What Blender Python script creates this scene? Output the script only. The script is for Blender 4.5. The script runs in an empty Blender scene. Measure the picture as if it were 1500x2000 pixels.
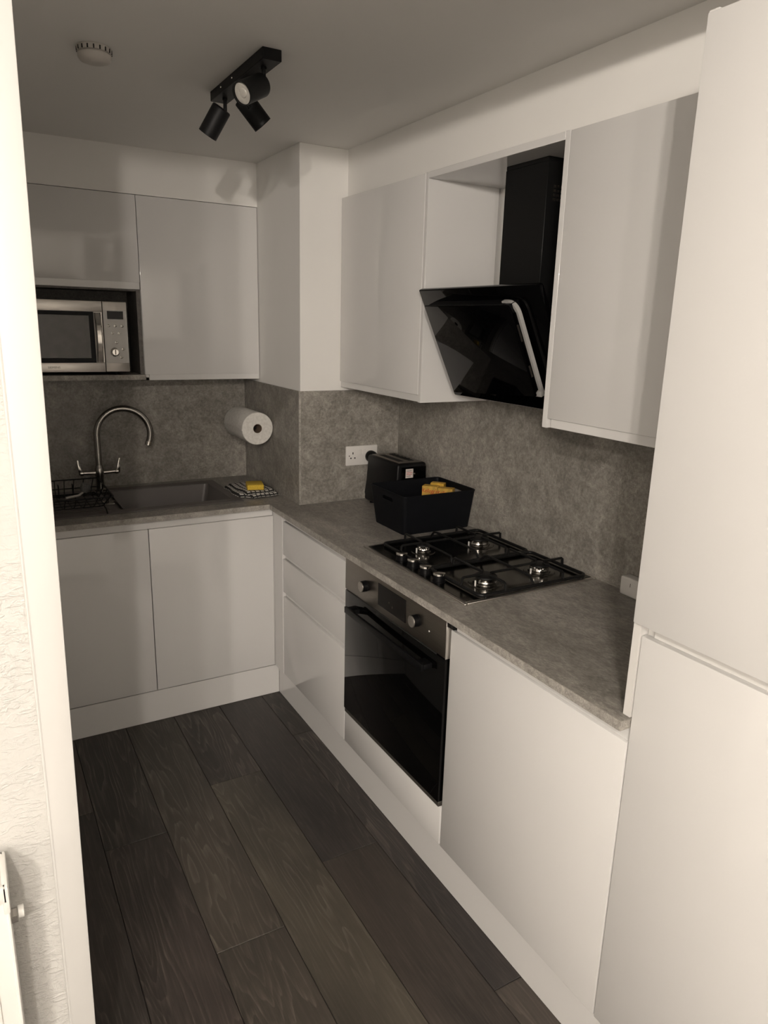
import bpy, bmesh, math, random
from mathutils import Vector, Matrix
random.seed(7)
SC = bpy.context.scene
COL = SC.collection
# ------------------------------------------------------------------ camera
RM = ((0.8683269688155514, -0.49527638301218224, 0.026637936443495415),
      (-0.10304399483943814, -0.23267195121527107, -0.9670810194834807),
      (0.4851702900581684, 0.8369976508617266, -0.253070587182359))   # rows: image right, image down, forward
cd = bpy.data.cameras.new('camera'); cam = bpy.data.objects.new('camera', cd); COL.objects.link(cam)
r, d, f = (Vector(v) for v in RM)
m = Matrix(((r.x, -d.x, -f.x), (r.y, -d.y, -f.y), (r.z, -d.z, -f.z))).to_4x4()
m.translation = (-1.6756, -3.4561, 1.6725)
cam.matrix_world = m
cd.sensor_fit = 'HORIZONTAL'; cd.sensor_width = 36; cd.lens = 1405.03 / 1500 * 36; cd.clip_start = 0.02
SC.camera = cam
# ------------------------------------------------------------------ world, lights, exposure
w = bpy.data.worlds.new('world'); SC.world = w; w.use_nodes = True
w.node_tree.nodes['Background'].inputs[0].default_value = (0.9, 0.8, 0.68, 1)
w.node_tree.nodes['Background'].inputs[1].default_value = 0.02
def lamp(name, loc, power, radius=.03, col=(1, .91, .82)):
    l = bpy.data.lights.new(name, 'POINT'); l.energy = power; l.color = col; l.shadow_soft_size = radius
    o = bpy.data.objects.new(name, l); o.location = loc; COL.objects.link(o); return o
lamp('hall_bulb', (-2.08, -4.2, 2.262), 76)
lamp('hall_bulb', (-2.16, -3.4, 2.262), 9)
lamp('hall_bulb', (-2.95, -4.95, 2.262), 108)
lamp('ambient_fill_lamp', (-3.3, -6.3, 2.2), 90, .06)  # added fill lamp, lifts the ambient light deep in the kitchen
SC.view_settings.view_transform = 'Standard'; SC.view_settings.look = 'None'
SC.view_settings.exposure = 0; SC.view_settings.gamma = 1; SC.view_settings.use_curve_mapping = False

# ------------------------------------------------------------------ materials
class NT:
    def __init__(s, name):
        s.m = bpy.data.materials.new(name); s.m.use_nodes = True; s.t = s.m.node_tree
        s.b = s.t.nodes['Principled BSDF']
    def n(s, typ, **kw):
        o = s.t.nodes.new(typ)
        for k, v in kw.items():
            if k.startswith('i_'):
                o.inputs[k[2:].replace('_', ' ')].default_value = v
            else: setattr(o, k, v)
        return o
    def l(s, a, b): s.t.links.new(a, b)
    def coord(s, kind='Object', scale=(1, 1, 1), rot=(0, 0, 0)):
        c = s.n('ShaderNodeTexCoord'); mp = s.n('ShaderNodeMapping')
        mp.inputs['Scale'].default_value = scale; mp.inputs['Rotation'].default_value = rot
        s.l(c.outputs[kind], mp.inputs['Vector']); return mp.outputs['Vector']
    def noise(s, vec, scale, detail=4, rough=.5, dist=0):
        n = s.n('ShaderNodeTexNoise'); n.inputs['Scale'].default_value = scale; n.inputs['Detail'].default_value = detail
        n.inputs['Roughness'].default_value = rough; n.inputs['Distortion'].default_value = dist
        s.l(vec, n.inputs['Vector']); return n.outputs['Fac']
    def ramp(s, fac, stops):
        r = s.n('ShaderNodeValToRGB'); e = r.color_ramp.elements
        while len(e) < len(stops): e.new(.5)
        for q, (p, c) in zip(e, stops):
            q.position = p; q.color = (c if len(c) == 4 else (*c, 1)) if hasattr(c, '__len__') else (c, c, c, 1)
        s.l(fac, r.inputs[0]); return r.outputs[0]
    def mth(s, op, a, b=None, c=None):
        n = s.n('ShaderNodeMath', operation=op)
        for i, v in enumerate((a, b, c)):
            if v is None: continue
            if isinstance(v, (int, float)): n.inputs[i].default_value = v
            else: s.l(v, n.inputs[i])
        return n.outputs[0]
    def mix(s, fac, a, b, blend='MIX'):
        n = s.n('ShaderNodeMix', data_type='RGBA', blend_type=blend)
        for i, v in ((0, fac), (6, a), (7, b)):
            if isinstance(v, (int, float)): n.inputs[i].default_value = v
            elif isinstance(v, tuple): n.inputs[i].default_value = (*v, 1)
            else: s.l(v, n.inputs[i])
        return n.outputs[2]
    def bump(s, h, strength=.3, dist=.002):
        b = s.n('ShaderNodeBump'); b.inputs['Strength'].default_value = strength; b.inputs['Distance'].default_value = dist
        s.l(h, b.inputs['Height']); s.l(b.outputs[0], s.b.inputs['Normal'])
    def set(s, col=None, rough=None, metal=None, **kw):
        for k, v in (('Base Color', col), ('Roughness', rough), ('Metallic', metal)):
            if v is None: continue
            if isinstance(v, (int, float)): s.b.inputs[k].default_value = v
            elif isinstance(v, tuple): s.b.inputs[k].default_value = (*v, 1)
            else: s.l(v, s.b.inputs[k])
        for k, v in kw.items(): s.b.inputs[k.replace('_', ' ')].default_value = v
        return s.m
def simple(name, col, rough=.5, metal=0, var=.06, vs=30, bump=0, **kw):
    t = NT(name); v = t.coord(); n = t.noise(v, vs, 3)
    c = t.ramp(n, [(0.3, tuple(x * (1 - var) for x in col)), (.7, tuple(min(1, x * (1 + var)) for x in col))])
    if bump: t.bump(t.noise(v, vs * 4, 4), bump, .001)
    r = t.mth('MULTIPLY_ADD', n, rough * .2, rough * .9)
    return t.set(c, r, metal, **kw)
M = {}
M['gloss'] = simple('white_gloss_acrylic', (.71, .70, .685), .07, 0, .006, 2)
M['gloss'].node_tree.nodes['Principled BSDF'].inputs['IOR'].default_value = 1.5
M['trim_paint'] = simple('white_trim_paint', (.645, .635, .61), .5, 0, .015, 3, .1)
M['carcass'] = simple('white_cabinet_board', (.68, .665, .64), .3, 0, .01, 6)
M['paint'] = simple('white_wall_paint', (.83, .815, .785), .75, 0, .015, 3, .12)
M['ceil'] = simple('white_ceiling_paint', (.80, .785, .755), .85, 0, .015, 2, .1)
M['plastic_w'] = simple('white_plastic', (.72, .70, .67), .35, 0, .01)
M['plastic_g'] = simple('aged_white_plastic', (.56, .53, .49), .5, 0, .02)
M['black_matt'] = simple('black_matt_metal', (.006, .006, .006), .5, IOR=1.3)
M['black_plastic'] = simple('black_plastic', (.004, .004, .0045), .4, 0, .1, IOR=1.25)
M['basket'] = simple('black_basket_plastic', (.0055, .006, .0075), .5, 0, .1, 60, .15, IOR=1.2)
M['black_gloss'] = simple('black_gloss_glass', (.0010, .0010, .0012), .03, 0, .05, IOR=1.17)
M['oven_glass'] = simple('black_oven_glass', (.0012, .0012, .0012), .03, 0, .05, IOR=1.33)
M['iron'] = simple('black_cast_iron', (.006, .006, .006), .45, 0, .2, 90, .3, IOR=1.35)
M['chrome'] = simple('chrome', (.62, .6, .57), .12, 1, .03)
M['silver'] = simple('silver_trim', (.50, .49, .47), .4, .3, .03)
M['white_metal'] = simple('white_enamelled_metal', (.80, .785, .745), .35, 0, .01)
M['hole'] = simple('dark_opening', (.01, .009, .008), .8)
M['sponge'] = simple('yellow_sponge_foam', (.62, .42, .045), .9, 0, .15, 200, .6)
M['card_y'] = simple('yellow_printed_card', (.55, .33, .04), .45, 0, .3, 25)
M['card_o'] = simple('orange_printed_card', (.60, .37, .07), .45, 0, .3, 40)
M['ink_red'] = simple('red_ink', (.50, .015, .012), .5)
M['ink_grey'] = simple('grey_ink', (.06, .05, .04), .6)
M['label'] = simple('paper_label', (.62, .56, .52), .6, 0, .1, 120)
M['tube'] = simple('brown_card_tube', (.16, .11, .075), .8)
M['lamp_glass'] = simple('frosted_bulb_glass', (.42, .40, .36), .25, 0, .12, 60)
M['bristle'] = simple('grey_brush_bristle', (.14, .14, .135), .7, 0, .3, 150, .5)
M['tap'] = simple('brushed_tap_metal', (.36, .345, .325), .22, 1, .05)
M['window_glass'] = simple('dark_mesh_window', (.035, .032, .028), .12, 0, .1)
M['dark_screen'] = simple('dark_display_glass', (.006, .005, .0045), .12, IOR=1.3)

def steel(name, col, rough, axis=(1, 1, 60)):
    t = NT(name); v = t.coord('Object', axis); n = t.noise(v, 12, 3)
    t.bump(n, .06, .0005)
    return t.set(t.ramp(n, [(.3, tuple(x * .85 for x in col)), (.7, col)]), t.mth('MULTIPLY_ADD', n, .12, rough), 1)
M['steel'] = steel('brushed_steel', (.66, .63, .59), .30)
M['steel_dark'] = steel('dark_brushed_steel', (.27, .245, .215), .3)
M['oven_trim'] = simple('dark_grey_trim', (.05, .046, .04), .4)
M['hob_steel'] = steel('hob_polished_steel', (.15, .142, .128), .12, (60, 1, 1))

def concrete(name, c0, c1, rough=.35, rot=(0, 0, 0), stretch=(1, 1, 1), blotch=.5):
    t = NT(name); v = t.coord('Object', stretch, rot)
    a = t.noise(v, 3.0, 10, .68, .5); b = t.noise(v, 22, 10, .78, .6); c = t.noise(v, 120, 4, .7)
    base = t.ramp(a, [(.34, c0), (.66, c1)])
    col = t.mix(blotch + .35, base, t.ramp(b, [(.40, .74), (.62, 1.32)]), 'MULTIPLY')
    col = t.mix(.6, col, t.ramp(c, [(.32, .55), (.68, 1.5)]), 'MULTIPLY')
    # pale trowel scratches and flecks, in patches
    v2 = t.coord('Object', (1, 1, 1), (.4, .8, .3)); pat = t.ramp(t.noise(v, 5, 6, .65), [(.50, 0), (.64, 1)])
    for sc_, wd, st in ((8, .011, .7), (19, .018, .6), (45, .04, .5)):
        s1 = t.noise(v2, sc_, 4, .7, 1.6); m1 = t.ramp(t.mth('ABSOLUTE', t.mth('SUBTRACT', s1, .5)), [(0, 1), (wd, 0)])
        brk = t.ramp(t.noise(v, sc_ * 4, 3, .6), [(.48, 0), (.6, 1)])
        col = t.mix(t.mth('MULTIPLY', t.mth('MULTIPLY', t.mth('MULTIPLY', m1, pat), brk), st), col, tuple(min(1, x * 2.0) for x in c1))
    t.bump(c, .05, .0005)
    return t.set(col, t.mth('MULTIPLY_ADD', b, .15, rough))
M['worktop'] = concrete('grey_stone_laminate_worktop', (.20, .186, .165), (.33, .31, .28), .30, (0, 0, .25), (1.4, .7, 1))
M['splash'] = concrete('grey_concrete_laminate_panel', (.19, .177, .156), (.32, .30, .27), .36)
M['edge'] = concrete('grey_worktop_edging', (.24, .225, .20), (.40, .375, .34), .5, (0, 0, 0), (3, 3, 3))
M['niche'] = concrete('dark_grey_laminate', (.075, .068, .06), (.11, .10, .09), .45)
M['sink'] = simple('grey_composite_sink', (.125, .112, .105), .42, 0, .05, 300, .1)

def plank_mat():
    t = NT('dark_oak_vinyl_plank')
    oi = t.n('ShaderNodeObjectInfo'); tc = t.n('ShaderNodeTexCoord')
    off = t.n('ShaderNodeVectorMath', operation='SCALE'); off.inputs[0].default_value = (13.1, 7.7, 3.3); t.l(oi.outputs['Random'], off.inputs['Scale'])
    ad = t.n('ShaderNodeVectorMath', operation='ADD'); t.l(tc.outputs['Object'], ad.inputs[0]); t.l(off.outputs[0], ad.inputs[1])
    def mp(sc):
        m_ = t.n('ShaderNodeMapping'); m_.inputs['Scale'].default_value = sc; t.l(ad.outputs[0], m_.inputs['Vector']); return m_.outputs['Vector']
    field = t.noise(mp((1, .11, 1)), 7.0, 3, .45, .2)                  # broad field whose contour lines read as cathedral grain
    fine = t.noise(mp((1, .045, 1)), 170, 4, .65)
    rings = t.mth('FRACT', t.mth('MULTIPLY', t.mth('ADD', field, t.mth('MULTIPLY', t.noise(mp((1, .25, 1)), 45, 3), .012)), 24))
    line = t.ramp(rings, [(0, 0), (.55, .10), (.84, .75), (.93, 1), (1, 0)])
    patch = t.ramp(t.noise(mp((1, .30, 1)), 2.6, 2, .5), [(.42, .12), (.60, 1)])
    pores = t.ramp(fine, [(.45, 0), (.70, 1)])
    grain = t.mth('MULTIPLY', t.mth('MULTIPLY', line, patch), t.mth('MULTIPLY_ADD', pores, .7, .3))
    mott = t.ramp(t.noise(mp((1, .3, 1)), 4.5, 6, .6, .5), [(.3, .55), (.7, 1.5)])
    col = t.mix(1.0, oi.outputs['Color'], mott, 'MULTIPLY')
    col = t.mix(t.mth('MULTIPLY', grain, .70), col, (.20, .172, .14))
    col = t.mix(t.mth('MULTIPLY', pores, .20), col, (.12, .10, .085))
    kv = t.n('ShaderNodeTexVoronoi', feature='F1'); kv.inputs['Scale'].default_value = 2.1; t.l(mp((1.6, .8, 1)), kv.inputs['Vector'])
    knot = t.ramp(kv.outputs['Distance'], [(0.015, 1), (.075, 0)])
    col = t.mix(t.mth('MULTIPLY', knot, .6), col, (.012, .009, .007))
    t.bump(t.mth('ADD', grain, pores), .10, .001)
    return t.set(col, t.mth('MULTIPLY_ADD', fine, .15, .42))
M['plank'] = plank_mat()
M['subfloor'] = simple('dark_subfloor', (.012, .010, .009), .8)

def textured_wall():
    t = NT('textured_white_plaster'); v = t.coord('Object', (1, 1, 1))
    a = t.noise(v, 55, 5, .6, .9); b = t.noise(t.coord('Object', (1, 1, 3.0), (0, .6, 0)), 26, 4, .55, 1.5)
    c = t.noise(v, 4, 3, .5)
    h = t.mth('ADD', t.mth('MULTIPLY', t.ramp(a, [(.45, 0), (.7, 1)]), .6), t.mth('MULTIPLY', t.ramp(b, [(.5, 0), (.62, 1)]), .8))
    h = t.mth('MULTIPLY', h, t.ramp(c, [(.35, .25), (.6, 1)]))
    t.bump(h, .55, .0035)
    return t.set(t.ramp(c, [(.3, (.61, .60, .57)), (.7, (.645, .635, .605))]), .6)
M['plaster'] = textured_wall()

def cloth_mat():
    t = NT('white_black_check_cotton'); uv = t.n('ShaderNodeTexCoord'); s = t.n('ShaderNodeSeparateXYZ'); t.l(uv.outputs['UV'], s.inputs[0])
    ls = []
    for ax in (0, 1):
        fr = t.mth('FRACT', t.mth('MULTIPLY', s.outputs[ax], 1.0)); ls.append(t.mth('LESS_THAN', fr, .27))
    mk = t.mth('MAXIMUM', ls[0], ls[1])
    t.bump(t.noise(t.coord(), 500, 2), .3, .0005)
    return t.set(t.mix(mk, (.62, .60, .56), (.018, .017, .016)), .9)
M['cloth'] = cloth_mat()
def paper_mat():
    t = NT('white_kitchen_paper'); v = t.coord(); vo = t.n('ShaderNodeTexVoronoi'); vo.inputs['Scale'].default_value = 140; t.l(v, vo.inputs['Vector'])
    t.bump(vo.outputs['Distance'], .5, .001)
    return t.set(t.ramp(t.noise(v, 90, 4), [(.3, (.60, .58, .54)), (.7, (.74, .72, .68))]), .95)
M['paper'] = paper_mat()

# ------------------------------------------------------------------ mesh helpers (all coordinates are world metres)
class MB:
    def __init__(s): s.b = bmesh.new()
    def _merge(s, t, mat=None):
        me = bpy.data.meshes.new('t'); t.to_mesh(me); t.free()
        if mat is not None: me.transform(mat)
        s.b.from_mesh(me); bpy.data.meshes.remove(me); return s
    def box(s, x0, x1, y0, y1, z0, z1, bev=0.0, seg=2, mat=None):
        t = bmesh.new(); bmesh.ops.create_cube(t, size=1)
        for v in t.verts:
            v.co = ((x0 + x1) / 2 + v.co.x * abs(x1 - x0), (y0 + y1) / 2 + v.co.y * abs(y1 - y0), (z0 + z1) / 2 + v.co.z * abs(z1 - z0))
        if bev: bmesh.ops.bevel(t, geom=t.edges[:], offset=min(bev, .49 * min(abs(x1 - x0), abs(y1 - y0), abs(z1 - z0))), segments=seg, affect='EDGES', profile=.5)
        return s._merge(t, mat)
    def hexa(s, pts, bev=0, seg=2):   # 8 points: bottom 4 ccw, top 4 ccw
        t = bmesh.new(); vs = [t.verts.new(p) for p in pts]
        for q in ((3, 2, 1, 0), (4, 5, 6, 7), (0, 1, 5, 4), (1, 2, 6, 5), (2, 3, 7, 6), (3, 0, 4, 7)): t.faces.new([vs[i] for i in q])
        bmesh.ops.recalc_face_normals(t, faces=t.faces[:])
        if bev: bmesh.ops.bevel(t, geom=t.edges[:], offset=bev, segments=seg, affect='EDGES', profile=.5)
        return s._merge(t)
    def lathe(s, prof, origin=(0, 0, 0), axis=(0, 0, 1), seg=32, cap0=True, cap1=True):
        t = bmesh.new(); rings = []
        for rr, h in prof:
            rings.append([t.verts.new((rr * math.cos(2 * math.pi * i / seg), rr * math.sin(2 * math.pi * i / seg), h)) for i in range(seg)])
        for a, b_ in zip(rings, rings[1:]):
            for i in range(seg): t.faces.new((a[i], a[(i + 1) % seg], b_[(i + 1) % seg], b_[i]))
        if cap0: t.faces.new(rings[0][::-1])
        if cap1: t.faces.new(rings[-1])
        bmesh.ops.recalc_face_normals(t, faces=t.faces[:])
        q = Vector((0, 0, 1)).rotation_difference(Vector(axis).normalized()).to_matrix().to_4x4(); q.translation = origin
        return s._merge(t, q)
    def cyl(s, p0, p1, rad, seg=24, bev=0.0):
        p0, p1 = Vector(p0), Vector(p1); L = (p1 - p0).length
        pr = [(rad, 0), (rad, L)] if not bev else [(rad - bev, 0), (rad, bev), (rad, L - bev), (rad - bev, L)]
        return s.lathe(pr, p0, p1 - p0, seg)
    def tube(s, pts, rad, seg=10, close=False):
        pts = [Vector(p) for p in pts]; n = len(pts); t = bmesh.new(); rings = []
        up = None
        for i, p in enumerate(pts):
            if close: tg = pts[(i + 1) % n] - pts[i - 1]
            else: tg = (pts[min(i + 1, n - 1)] - pts[max(i - 1, 0)])
            tg.normalize()
            if up is None: up = tg.orthogonal().normalized()
            up = (up - tg * up.dot(tg)).normalized(); sd = tg.cross(up)
            rr = rad[i] if hasattr(rad, '__len__') else rad
            rings.append([t.verts.new(p + (up * math.cos(2 * math.pi * k / seg) + sd * math.sin(2 * math.pi * k / seg)) * rr) for k in range(seg)])
        m_ = n if close else n - 1
        for i in range(m_):
            a, b_ = rings[i], rings[(i + 1) % n]
            for k in range(seg): t.faces.new((a[k], a[(k + 1) % seg], b_[(k + 1) % seg], b_[k]))
        if not close: t.faces.new(rings[0][::-1]); t.faces.new(rings[-1])
        bmesh.ops.recalc_face_normals(t, faces=t.faces[:])
        return s._merge(t)
    def extr(s, outline, vec, bev=0):   # outline: list of 3D points, extruded along vec
        t = bmesh.new(); a = [t.verts.new(p) for p in outline]; b_ = [t.verts.new(Vector(p) + Vector(vec)) for p in outline]
        t.faces.new(a[::-1]); t.faces.new(b_); n = len(a)
        for i in range(n): t.faces.new((a[i], a[(i + 1) % n], b_[(i + 1) % n], b_[i]))
        bmesh.ops.recalc_face_normals(t, faces=t.faces[:])
        if bev: bmesh.ops.bevel(t, geom=t.edges[:], offset=bev, segments=2, affect='EDGES', profile=.5)
        return s._merge(t)
    def sub(s, other):   # placeholder for chaining
        return s
def rounded(pts, rad, seg=5):
    """round the corners of a closed 3D polygon"""
    pts = [Vector(p) for p in pts]; out = []; n = len(pts)
    for i in range(n):
        p, a, b_ = pts[i], pts[i - 1], pts[(i + 1) % n]
        q = rad[i] if hasattr(rad, '__len__') else rad
        if q <= 0: out.append(p); continue
        u = (a - p).normalized() * q; v = (b_ - p).normalized() * q
        for k in range(seg + 1):
            t = k / seg; out.append((p + u) * (1 - t) ** 2 + p * 2 * t * (1 - t) + (p + v) * t ** 2)
    return out
def emit(name, mb, mat, parent=None, smooth=True):
    me = bpy.data.meshes.new(name)
    if parent is not None: mb.b.transform(Matrix.Translation(-wl(parent)))
    bmesh.ops.recalc_face_normals(mb.b, faces=mb.b.faces[:]) if False else None
    mb.b.to_mesh(me); mb.b.free()
    me.materials.append(M[mat] if isinstance(mat, str) else mat)
    if smooth:
        me.shade_smooth(); me.set_sharp_from_angle(angle=math.radians(38))
    o = bpy.data.objects.new(name, me); COL.objects.link(o)
    if parent is not None: o.parent = parent
    return o
def wl(o):
    v = Vector(o.location)
    while o.parent: o = o.parent; v += o.location
    return v
def center(o):   # move the mesh origin to its base centre
    me = o.data; c = [sum(v.co[i] for v in me.vertices) / len(me.vertices) for i in range(2)] + [min(v.co.z for v in me.vertices)]
    me.transform(Matrix.Translation(-Vector(c))); o.location = Vector(o.location) + Vector(c); return o
def tag(o, label=None, cat=None, group=None, kind=None):
    if label: o['label'] = label
    if cat: o['category'] = cat
    if group: o['group'] = group
    if kind: o['kind'] = kind
    return o
def thing(name, label, cat, loc, group=None):
    o = bpy.data.objects.new(name, None); o.empty_display_size = .05; o.location = loc; COL.objects.link(o)
    return tag(o, label, cat, group)
def struct(name, mb, mat, label=None):
    o = emit(name, mb, mat); return tag(o, label, None, None, 'structure')
def text(name, body, size, mat, parent, loc, rot, ext=.0004, shear=0, align='CENTER', squash=1):
    cu = bpy.data.curves.new(name, 'FONT'); cu.body = body; cu.size = size; cu.extrude = ext; cu.shear = shear; cu.align_x = align; cu.align_y = 'CENTER'
    cu.resolution_u = 3
    tmp = bpy.data.objects.new(name, cu); COL.objects.link(tmp)
    me = bpy.data.meshes.new_from_object(tmp.evaluated_get(bpy.context.evaluated_depsgraph_get()))
    COL.objects.unlink(tmp); bpy.data.objects.remove(tmp)
    me.transform(Matrix.Diagonal((squash, 1, 1, 1)))
    me.transform(Matrix.Translation(Vector(loc) - wl(parent)) @ rot.to_4x4())
    me.materials.clear(); me.materials.append(M[mat]); me.name = name
    o = bpy.data.objects.new(name, me); COL.objects.link(o); o.parent = parent; return o
# text frames: columns = text right, text up, text normal
FACE_MY = Matrix(((1, 0, 0), (0, 0, -1), (0, 1, 0)))       # facing -y
FACE_MX = Matrix(((0, 0, -1), (-1, 0, 0), (0, 1, 0)))      # facing -x

# ------------------------------------------------------------------ key dimensions
ZW, ZWB, ZC = .911, .889, 2.333
XD, XW, YD, YW = -.575, -.602, -.605, -.626
XP, YP = -.482, -.679           # boxed-in column
XU, YU = -.3026, -.2086         # wall-unit door faces
ZT, ZU, ZDB = 2.154, 1.408, 1.433
YE = -2.578                     # end of worktop / start of tall unit

# ------------------------------------------------------------------ setting
floor = struct('floor', MB().box(-4.4, .12, -6.9, .12, -.06, -.004), 'subfloor', 'floor of dark grey oak effect planks')
xs = [-3.245 + .2 * i for i in range(0, 17)]
joints = {-.645: [-.97, -2.32], -.845: [-1.69], -1.045: [-1.14], -1.245: [-1.87], -1.445: [-1.32], -1.645: [-1.10, -2.45]}
pl_meshes = {}
def plank(x0, x1, y0, y1):
    g = .0009; L = round(y1 - y0, 3); W = round(x1 - x0, 3)
    key = (W, L)
    if key not in pl_meshes:
        mb = MB().box(-W / 2 + g, W / 2 - g, -L / 2 + g, L / 2 - g, -.004, 0, .0012, 1)
        me = bpy.data.meshes.new('plank'); mb.b.to_mesh(me); mb.b.free(); me.materials.append(M['plank']); pl_meshes[key] = me
    o = bpy.data.objects.new('plank', pl_meshes[key]); COL.objects.link(o); o.parent = floor
    o.location = ((x0 + x1) / 2, (y0 + y1) / 2, 0)
    mx, my_ = (x0 + x1) / 2, (y0 + y1) / 2
    tone = TONES[random.randrange(4)]
    for (ax, ya_, yb_), tn in PLTONE.items():
        if abs(mx - ax) < .06 and ya_ > my_ > yb_: tone = tn
    o.color = (*tone, 1); return o
TONES = [(.026, .0215, .019), (.033, .027, .0235), (.046, .039, .031), (.038, .030, .026)]
# seen tone of each plank: (row centre, from y, to y) -> colour of the board
PLTONE = {(-.745, 0, -1.69): (.026, .0215, .0195), (-.745, -1.7, -4): (.034, .0275, .0225), (-.945, 0, -1.14): (.034, .0275, .0235), (-.945, -1.15, -3): (.047, .041, .031),
          (-1.145, 0, -1.87): (.040, .034, .027), (-1.145, -1.9, -4): (.047, .040, .032), (-1.345, 0, -1.32): (.025, .0215, .0185), (-1.345, -1.4, -4): (.032, .0255, .022),
          (-.545, -.9, -2.32): (.024, .0205, .019), (-.58, -.9, -2.32): (.024, .0205, .019), (-.58, -2.32, -4): (.045, .037, .031), (-1.545, -.9, -3): (.030, .025, .022)}
k = 0
for i in range(-13, 3):
    x1 = -.645 + .2 * i + .2 if True else 0; x0 = x1 - .2
    x0r = round(x0, 3)
    if x0 > -.5: continue
    js = None
    for kx, v in joints.items():
        if abs(kx - x0) < .01: js = v
    if js is None: js = [-.7 - .37 * (i % 3)]
    js = sorted(js, reverse=True)
    cuts = []
    y = js[0]
    while y < -.5: y += 1.3
    cuts = [-.5] + js
    while cuts[-1] > -5.4: cuts.append(cuts[-1] - 1.3)
    cuts[-1] = -5.4 if cuts[-2] > -5.35 else cuts[-1]
    for a, b_ in zip(cuts, cuts[1:]):
        plank(x0, x1 if x1 < -.5 else -.52, max(b_, -5.5), a)
struct('ceiling', MB().box(-3.7, .12, -6.8, .12, ZC, ZC + .1), 'ceil')
struct('wall_back', MB().box(-2.2, .12, 0, .12, -.06, ZC), 'paint')
struct('wall_right', MB().box(0, .12, -6.8, 0, -.06, ZC), 'paint')
struct('wall_left', MB().box(-1.72, -1.625, -2.095, 0, -.06, ZC), 'paint')
struct('wall_front', MB().box(-4.4, -1.627, -2.2, -2.1, -.06, ZC), 'plaster', 'textured white plaster wall left of the kitchen opening')
struct('wall_hall_left', MB().box(-4.42, -4.3, -6.8, -2.1, -.06, ZC), 'paint')
struct('wall_hall_back', MB().box(-4.4, .12, -6.92, -6.8, -.06, ZC), 'paint')
# timber lining at the end of the plaster wall, very slightly out of plumb
mb = MB()
def xe(z): return -1.5865 + .0095 * z
mb.hexa([(-1.627, -2.204, 0), (xe(0), -2.204, 0), (xe(0), -2.095, 0), (-1.627, -2.095, 0),
         (-1.627, -2.204, ZC), (xe(ZC), -2.204, ZC), (xe(ZC), -2.095, ZC), (-1.627, -2.095, ZC)], .002)
mb.tube([(-1.6268, -2.2025, z) for z in (0, .6, 1.2, 1.8, 2.3)], .003, 8)
struct('trim_1', mb, 'trim_paint', 'smooth white painted lining at the end of the plaster wall')
struct('trim_2', MB().box(-4.3, 0, -2.72, -2.62, 2.271, ZC), 'paint', 'shallow white beam over the kitchen opening')
struct('trim_3', MB().box(-1.6245, XP, -.2044, 0, ZT + .001, ZC), 'paint', 'boxed bulkhead above the back wall cupboards')
struct('trim_4', MB().box(-.2733, 0, -2.62, YP, ZT + .001, ZC), 'paint', 'boxed bulkhead above the right wall cupboards')
struct('wall_column', MB().box(XP, 0, YP, 0, 0, ZC, .0015, 1), 'paint', 'boxed white column in the corner of the kitchen')

# ------------------------------------------------------------------ splashback panels
def panel(x0, x1, y0, y1, z0, z1, label):
    o = center(emit('splashback_panel', MB().box(x0, x1, y0, y1, z0, z1), 'splash')); return tag(o, label, 'splashback')
panel(-1.6245, XP - .0085, -.0085, -.0005, ZW, 1.4075, 'grey concrete effect splashback behind the sink and tap')
panel(XP - .0085, XP - .0005, YP - .008, -.0005, ZW, 1.3938, 'narrow grey splashback on the column side beside the kitchen roll')
panel(XP - .008, -.0088, YP - .0085, YP - .0005, ZW, 1.3938, 'grey splashback on the column front with the double socket')
panel(-.0085, -.0005, -2.577, YP - .0086, ZW, 1.4075, 'wide grey concrete effect splashback behind the gas hob')
o = center(emit('corner_strip', MB().box(XP - .0105, XP - .001, YP - .0105, YP - .001, ZW, 1.3940, .001, 1), 'edge')); tag(o, 'thin grey corner trim where the two column splashbacks meet', 'trim')
o = center(emit('sealant_bead', MB().tube([(-.0095, -2.56, ZW + .001), (-.0095, YP - .012, ZW + .001)], .0035, 8), 'splash')); tag(o, 'thin sealant bead between hob worktop and splashback', 'sealant')

# ------------------------------------------------------------------ worktops
SX0, SX1, SY0, SY1 = -1.59, -.695, -.525, -.085       # sink outline
wt = thing('worktop', 'grey stone effect worktop around the inset sink', 'worktop', (-1.3, -.3, ZWB))
mb = MB()
mb.box(-1.6245, SX0, YW, -.009, ZWB, ZW); mb.box(SX1, -.49, YW, -.009, ZWB, ZW)
mb.box(SX0, SX1, YW, SY0, ZWB, ZW); mb.box(SX0, SX1, SY1, -.009, ZWB, ZW)
emit('slab', mb, 'worktop', wt, False)
emit('front_edge', MB().box(-1.6245, XW, YW - .0012, YW, ZWB, ZW - .0006), 'edge', wt, False)
wt = thing('worktop', 'long grey stone effect worktop running under the gas hob', 'worktop', (-.3, -1.6, ZWB))
mb = MB(); mb.box(XW, -.0095, YE, YP - .0095, ZWB, ZW); mb.box(XW, -.4905, YP - .0095, YW + .0005, ZWB, ZW)
emit('slab', mb, 'worktop', wt, False)
emit('front_edge', MB().box(XW - .0012, XW, YE, YW - .002, ZWB, ZW - .0006), 'edge', wt, False)
emit('end_edge', MB().box(XW, XD, YE - .0012, YE, ZWB, ZW - .0006), 'edge', wt, False)

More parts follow.
